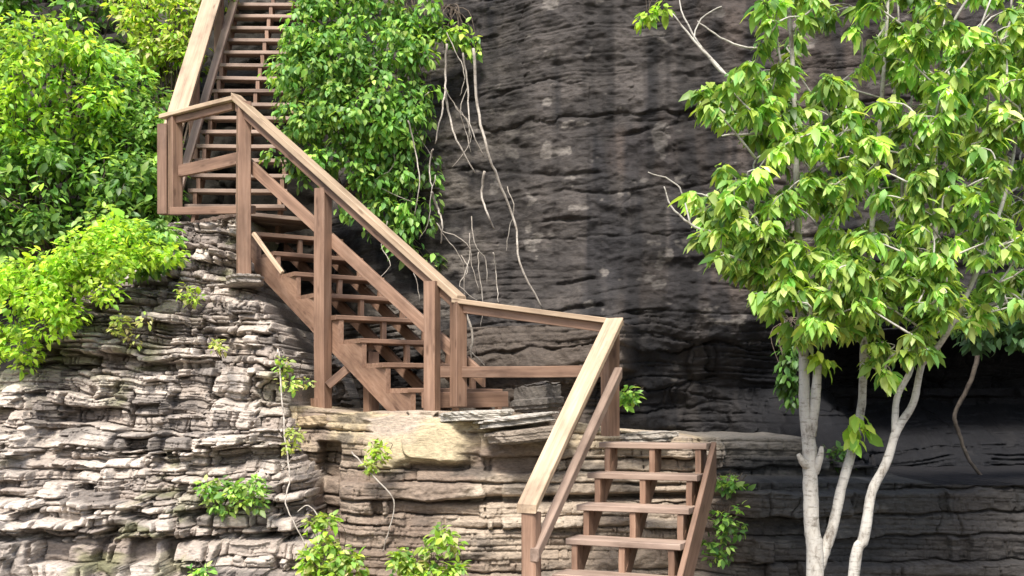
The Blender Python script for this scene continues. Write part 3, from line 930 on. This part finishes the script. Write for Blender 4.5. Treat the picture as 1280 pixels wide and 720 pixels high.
bush('shrub', 'bright yellow green shrub sprawling over the top of the left outcrop', 'shrub',
     [(-40, 350), (60, 320), (95, 285), (130, 270), (185, 285), (215, 300), (215, 320), (165, 330), (160, 365), (110, 370), (90, 400), (60, 430), (40, 450), (-40, 460)],
     9.3, .55, 95, .135, 54, .056, PAL_YEL, 36, W(70, 420, 9.6), None, mat=M_LEAFY, wr=.55, droop=.2, stem_r=.012)
bush('shrub', 'green trailing shrub at the rock edge just below the upper landing post', 'shrub',
     [(140, 275), (200, 280), (228, 300), (220, 330), (185, 345), (150, 330)], 9.75, .25, 26, .10, 30, .085, PAL_MID + PAL_TREE[:2], 37, W(185, 330, 10.0), None, droop=.5, stem_r=.01)
bush('climbing_vine', 'lush green vine hanging over the cliff right of the upper stairs', 'vine',
     [(385, -40), (480, -40), (520, 40), (530, 95), (505, 150), (495, 200), (500, 255), (470, 270), (430, 225), (350, 170), (338, 110), (362, 60)],
     10.55, .45, 165, .16, 54, .066, PAL_VINE, 38, W(440, 180, 11.0), None, droop=.75, stem_r=.012, wr=.55)
bush('climbing_vine', 'sparse dark vine of small leaves behind the handrail of the middle flight', 'vine',
     [(330, 180), (400, 200), (450, 230), (500, 140), (540, 120), (545, 340), (500, 320), (420, 260), (350, 235)],
     10.65, .2, 80, .10, 13, .075, PAL_DARK + PAL_MID, 39, W(430, 240, 10.9), None, droop=.8, stem_r=.008)
bush('climbing_vine', 'loose bright vine strands straggling off the right side of the dense vine', 'vine',
     [(500, -30), (560, -30), (545, 60), (550, 110), (520, 200), (515, 290), (470, 300), (500, 180), (520, 90)], 10.5, .2, 60, .085, 13, .075, PAL_VINE + PAL_MID, 45, W(500, -60, 10.9), None, droop=.9, stem_r=.007)
bush('climbing_vine', 'thin light green vine trailing across the cliff top', 'vine',
     [(515, 20), (560, 30), (600, 30), (615, 55), (600, 70), (560, 50), (520, 60)], 10.6, .15, 26, .07, 14, .075, PAL_VINE + PAL_YEL, 40, W(560, 10, 10.9), None, droop=.6, stem_r=.006)
bush('climbing_vine', 'dark ivy hanging behind the pale left trunk', 'vine',
     [(972, 420), (1000, 425), (1000, 500), (985, 505), (975, 470)], 9.2, .1, 22, .06, 16, .07, PAL_DARK, 41, W(985, 400, 9.4), None, droop=1.0, stem_r=.006)
bush('overhanging_bough', 'blue green leafy bough reaching in at the right edge', 'bough',
     [(1195, 420), (1240, 395), (1330, 370), (1340, 430), (1260, 430)], 8.2, .2, 36, .12, 20, .085, [(.10, .2, .08), (.13, .24, .10), (.07, .15, .06)], 42, W(1350, 380, 8.4), None, droop=.4, stem_r=.008)
bush('dangling_sprig', 'yellowish leaf sprig hanging at the top of the bare cliff', 'sprig',
     [(795, 25), (830, 0), (835, 10), (805, 35)], 8.6, .05, 7, .05, 12, .07, PAL_YEL, 43, W(840, -30, 8.7), None, droop=.6, stem_r=.004)

# small plants on the rock
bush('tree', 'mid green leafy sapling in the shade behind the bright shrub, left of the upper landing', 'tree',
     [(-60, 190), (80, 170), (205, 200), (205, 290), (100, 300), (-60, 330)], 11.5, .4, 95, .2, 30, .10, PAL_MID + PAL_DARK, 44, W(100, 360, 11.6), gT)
gP = 'small plants growing from the rock'
for (lab, poly, y, n, rad, per, ln, pal, sd, base) in (
    ('round green plant in a crevice of the left outcrop', [(255, 605), (300, 590), (340, 610), (320, 640), (270, 645)], 7.95, 20, .055, 22, .055, PAL_MID + PAL_TREE, 51, (293, 645, 8.25)),
    ('pale feathery weed at the top of the tan ledge face', [(445, 575), (470, 550), (485, 575), (470, 590)], 8.1, 8, .05, 18, .05, PAL_PALE + PAL_YEL, 52, (468, 592, 8.35)),
    ('yellow green fern clump at the bottom between the two rock faces', [(375, 650), (410, 640), (450, 690), (455, 730), (385, 730)], 7.65, 40, .06, 18, .058, PAL_PALE + PAL_YEL + PAL_TREE[:2], 53, (415, 730, 7.9)),
    ('bright yellow seedling at the bottom left of the lowest flight', [(490, 690), (530, 695), (550, 655), (575, 670), (585, 725), (490, 735)], 7.5, 36, .055, 18, .058, PAL_YEL + PAL_PALE + PAL_TREE, 54, (535, 735, 7.7)),
    ('green weed under the right end of the top step of the lowest flight', [(895, 600), (920, 595), (935, 612), (900, 615)], 8.0, 8, .05, 16, .055, PAL_MID, 55, (910, 618, 8.1)),
    ('trailing weed on the dark rock right of the lowest flight', [(880, 640), (925, 630), (930, 680), (915, 715), (880, 700)], 7.62, 18, .05, 14, .05, PAL_MID + PAL_DARK, 56, (905, 655, 7.8)),
    ('small leafy plant behind the corner post of the lower landing', [(775, 485), (795, 488), (795, 512), (778, 508)], 8.4, 6, .045, 16, .06, PAL_MID, 57, (784, 512, 8.5)),
    ('small plant on the outcrop edge left of the tall middle post', [(345, 440), (370, 455), (385, 480), (350, 485)], 8.9, 9, .05, 16, .05, PAL_PALE + PAL_MID, 58, (362, 490, 9.1)),
    ('pale tuft on the stepped rock below the bright shrub', [(140, 400), (185, 395), (190, 430), (150, 435)], 8.9, 9, .05, 14, .05, PAL_PALE, 59, (165, 436, 9.2)),
    ('pale tuft right below the upper landing on the rock', [(215, 360), (255, 352), (255, 378), (220, 385)], 9.2, 7, .05, 14, .05, PAL_PALE + PAL_YEL, 60, (237, 386, 9.5)),
    ('small green tuft at the bottom edge below the round plant', [(238, 700), (268, 700), (268, 722), (238, 722)], 7.6, 6, .045, 14, .05, PAL_MID, 61, (252, 728, 7.75)),
    ('sparse weed on the outcrop left of the tan ledge', [(345, 535), (372, 535), (375, 560), (350, 565)], 8.3, 5, .04, 12, .05, PAL_PALE, 62, (360, 566, 8.6)),
    ('small light tuft on the middle of the left outcrop', [(262, 425), (295, 425), (290, 445), (262, 442)], 8.7, 5, .04, 12, .045, PAL_PALE, 63, (278, 448, 9.0)),
    ('dark fern behind the pale stems on the right bench', [(1030, 545), (1060, 555), (1065, 585), (1040, 580)], 8.6, 7, .05, 14, .06, PAL_DARK, 64, (1045, 590, 8.7)),
):
    bush('small_plant', lab, 'plant', poly, y, .08, n, rad, per, ln, pal, sd, W(*base), gP, droop=.15, stem_r=.004)

# ---- roots and vines hanging on the cliff face
gR = 'pale roots hanging down the cliff'
for lab, pts, r0 in (
    ('longest pale root hanging down the cliff to the landing rail', [(592, 60), (597, 133), (608, 183), (622, 222), (644, 278), (650, 328), (678, 386)], .014),
    ('pale root curving left at the upper end of the hanging roots', [(558, 55), (557, 100), (553, 135), (544, 180)], .011),
    ('pale forked root slanting right across the cliff below the vine', [(556, 110), (562, 145), (571, 175), (594, 216)], .011),
    ('short thick pale root left of the longest one', [(606, 215), (602, 244), (609, 265), (618, 286)], .012),
    ('short wavy pale root low on the cliff near the dense vine', [(540, 240), (548, 262), (553, 280), (551, 304)], .011),
    ('thin pale root between the two upper roots', [(578, 66), (585, 110), (587, 155), (606, 197)], .009),
    ('thin straight root low on the cliff above the landing rail', [(617, 315), (620, 345), (623, 378)], .006),
    ('pale root hugging the cliff beside the dense vine', [(541, 186), (537, 210), (540, 236)], .008),
    ('faint root nearest the dense vine', [(510, 150), (520, 190), (524, 235), (518, 270)], .007),
):
    ys = [10.12 + .10 * math.sin(i * 2.1) for i in range(len(pts))]
    o = tubes('hanging_root', [([W(u, v, yy) for (u, v), yy in zip(pts, ys)], list(np.linspace(r0 * 1.05, r0 * .55, len(pts))))], M_ROOT, None, seg=7, sub=5, wob=.006)
    tag(o, lab, 'root', gR)
o = tubes('hanging_root', [([W(583, 392, 8.95), W(591, 420, 8.95), W(588, 440, 8.95), W(592, 458, 8.95)], [.010, .010, .009, .007]),
                           ([W(588, 440, 8.95), W(596, 447, 8.93), W(606, 457, 8.9)], [.008, .007, .004])], M_ROOT, None, seg=7, sub=5, wob=.004)
tag(o, 'white forked root behind the lower landing rail', 'root', gR)
for lab, pts, r0 in (
    ('thin pale stem trailing down the right side of the outcrop beside the round plant', [(350, 470, 9.0), (340, 405, 9.2), (349, 440, 9.05), (356, 545, 8.3), (362, 595, 8.05), (357, 630, 7.85), (372, 662, 7.75), (386, 690, 7.7)][2:], .007),
    ('dry curved stalk drooping over the middle of the tan ledge face', [(440, 565, 8.15), (462, 590, 8.05), (492, 625, 7.98), (487, 660, 7.95), (478, 690, 7.93)], .006),
    ('pale dry stalk beside the fern clump at the bottom', [(410, 690, 7.62), (400, 650, 7.7), (385, 632, 7.8), (372, 640, 7.8)], .006),
):
    o = tubes('trailing_stem', [([W(*p) for p in pts], list(np.linspace(r0, r0 * .6, len(pts))))], M_ROOT, None, seg=6, sub=5, wob=.004)
    tag(o, lab, 'stem', 'dry stems trailing over the rock')
vs_ = np.random.default_rng(3)
sp = []
for q in range(16):
    u = vs_.uniform(480, 640); v = vs_.uniform(0, 330) if u > 520 else vs_.uniform(150, 330); y = 10.35
    pts = []
    for s in range(4):
        pts.append(W(u, v, y + vs_.uniform(-.08, .05))); u += vs_.normal(4, 13); v += vs_.uniform(16, 34)
    sp.append((pts, [.005, .0045, .004, .0025]))
o = tubes('root_tangle', sp, M_ROOT, None, seg=5, sub=4, wob=.008)
tag(o, 'tangle of fine dry roots clinging to the cliff', 'roots', None, 'stuff')
o = tubes('hanging_vine', [([W(u, v, 9.0) for u, v in ((1240, 380), (1225, 437), (1214, 474), (1194, 517), (1199, 541), (1208, 569), (1233, 604))],
                            [.022, .020, .019, .017, .016, .015, .012])], M_BARKX, None, seg=8, sub=5, wob=.005)
tag(o, 'bent brown vine hanging in front of the black overhang', 'vine')


# ---- loose slabs and a boulder on the ledge
def slab(name, label, cat, uvs, y, th, depth, colr, seed, group=None, rnd=False):
    """an angular broken stone: a jagged outline, split layers and a rough skin"""
    r = np.random.default_rng(seed)
    p0 = W(uvs[0][0], uvs[0][1], y); p1 = W(uvs[1][0], uvs[1][1], y)
    w = (p1 - p0).length / 2; c = (p0 + p1) / 2; a = (p1 - p0).normalized()
    m_ = int(r.integers(6, 9)); ca = np.sort(np.linspace(0, 2 * math.pi, m_, endpoint=False) + r.uniform(-.3, .3, m_)); cr = r.uniform(.8, 1.06, m_)
    n = 120; th_ = np.linspace(0, 2 * math.pi, n, endpoint=False)
    cxy = np.stack([np.cos(ca) * cr, np.sin(ca) * cr], -1); o2 = []
    for t in th_:                                   # ray against the polygon
        d = np.array([math.cos(t), math.sin(t)]); best = .8
        for k in range(m_):
            A_ = cxy[k]; B_ = cxy[(k + 1) % m_]; e = B_ - A_; den = d[0] * e[1] - d[1] * e[0]
            if abs(den) < 1e-9: continue
            sdist = (A_[0] * e[1] - A_[1] * e[0]) / den; q = (A_[0] * d[1] - A_[1] * d[0]) / den
            if sdist > 0 and -1e-6 <= q <= 1 + 1e-6: best = sdist
        o2.append(best)
    o2 = np.array(o2)
    nl = 22; vs = []
    lv = np.floor(np.linspace(0, 3.99, nl) + r.uniform(0, .4)); off = r.uniform(-.12, .06, 6)
    zs_ = list(np.linspace(-.5, .5, nl)) + [.505, .51, .512]
    sc_ = [1 + off[int(l)] - (.12 if abs(z) > .44 else 0) for l, z in zip(lv, zs_)] + [.6, .3, .02]
    if rnd: sc_ = [(q if i >= nl else q * (1.06 - 2.6 * abs(z + .08) ** 2.6)) for i, (q, z) in enumerate(zip(sc_, zs_))]; sc_[nl:] = [.42, .2, .02]
    for li, (z, rr) in enumerate(zip(zs_, sc_)):
        jag = 1 + .10 * (fbm(np.cos(th_) * 4 + li * .12, np.sin(th_) * 4 + seed, seed, 4) - .5) * 2
        for k in range(n):
            x_ = math.cos(th_[k]) * o2[k] * rr * jag[k]; y_ = math.sin(th_[k]) * o2[k] * rr * jag[k]
            dz = (.5 if rnd else .30) * (float(fbm(np.array(x_ * 2.5 + 9), np.array(y_ * 2.5 + seed), seed + 3, 3)) - .5) * (1 if z > 0 else .3)
            vs.append(c + a * (w * x_) + Vector((0, 1, 0)) * (depth / 2 * y_) + Vector((0, 0, th * (z + dz))))
    R_ = len(zs_); fs = []
    for i in range(R_ - 1):
        for k in range(n):
            j = (k + 1) % n; fs.append((i * n + k, i * n + j, i * n + n + j, i * n + n + k))
    fs.append(tuple(range(n - 1, -1, -1))); m = (R_ - 1) * n; fs.append(tuple(m + k for k in range(n)))
    me = bpy.data.meshes.new(name); me.from_pydata([tuple(v) for v in vs], [], fs)
    at = me.attributes.new('rock', 'FLOAT_COLOR', 'POINT')
    cc = np.ones((len(vs), 4), np.float32)
    va = np.array([tuple(v) for v in vs]); tone = fbm(va[:, 0] * 6, va[:, 1] * 6 + va[:, 2] * 14, seed, 4)
    cc[:, :3] = .62 * np.array(colr) * (.6 + .8 * tone)[:, None]
    at.data.foreach_set('color', cc.ravel())
    return tag(link(name, me, M_ROCK), label, cat, group)


gS = 'loose rocks lying on the ledge'
slab('boulder', 'dark angular boulder under the lower landing rail', 'boulder', [(634, 500), (704, 494)], 8.8, .21, .5, (.17, .15, .13), 12, gS)
slab('rock_slab', 'white flat slab beside the foot of the landing corner post', 'rock slab', [(545, 522), (645, 517)], 8.4, .07, .5, (.56, .52, .45), 2, gS)
slab('rock_slab', 'long pale slanting slab in front of the boulder', 'rock slab', [(592, 532), (706, 518)], 8.28, .07, .45, (.54, .50, .44), 3, gS)
slab('rock_slab', 'brownish slab lying below the two pale slabs', 'rock slab', [(610, 549), (720, 538)], 8.2, .10, .4, (.36, .30, .24), 4, gS)
slab('rock_slab', 'grey slab under the foot of the upper landing corner post', 'rock slab', [(276, 353), (336, 351)], 9.93, .09, .55, (.44, .39, .34), 9, gS)
slab('rock_slab', 'pale slab on the ledge beyond the lowest flight handrail', 'rock slab', [(770, 548), (850, 545)], 8.5, .07, .5, (.47, .42, .36), 5, gS)
slab('rock_slab', 'tan stone at the foot of the tall middle post', 'rock slab', [(366, 528), (432, 524)], 9.0, .08, .45, (.44, .34, .22), 7, gS)

# ------------------------------------------------------------------ camera, light
cam = bpy.data.cameras.new('camera'); co = bpy.data.objects.new('camera', cam); C.objects.link(co)
cam.sensor_width = 36; cam.lens = 36 * F / 1280; cam.shift_y = (HV - 360) / 1280
co.location = (0, 0, H); co.rotation_euler = (math.pi / 2, 0, 0)
cam.clip_end = 2000
bpy.context.scene.camera = co

SUN = Vector((-.14, -.60, .84)).normalized()
el = math.asin(SUN.z); az = math.atan2(SUN.x, SUN.y)
w = bpy.data.worlds.new('World'); bpy.context.scene.world = w; w.use_nodes = True
nt = w.node_tree; nt.nodes.clear()
sk = nt.nodes.new('ShaderNodeTexSky'); sk.sky_type = 'NISHITA'; sk.sun_disc = False
sk.sun_elevation = el; sk.sun_rotation = az; sk.air_density = 1.0; sk.dust_density = 3.0
bg = nt.nodes.new('ShaderNodeBackground'); bg.inputs[1].default_value = .12
ou = nt.nodes.new('ShaderNodeOutputWorld')
nt.links.new(sk.outputs[0], bg.inputs[0]); nt.links.new(bg.outputs[0], ou.inputs[0])
ld = bpy.data.lights.new('sun', 'SUN'); lo = bpy.data.objects.new('sun', ld); C.objects.link(lo)
ld.energy = 3.2; ld.angle = math.radians(16); ld.color = (1, .955, .89)
lo.rotation_euler = SUN.to_track_quat('Z', 'Y').to_euler()
lo.location = (-10, -10, 25)
sc = bpy.context.scene
sc.view_settings.view_transform = 'Standard'; sc.view_settings.look = 'None'
sc.view_settings.gamma = 1; sc.view_settings.exposure = 1.25
sc.cycles.max_bounces = 6
sc.cycles.use_denoising = True
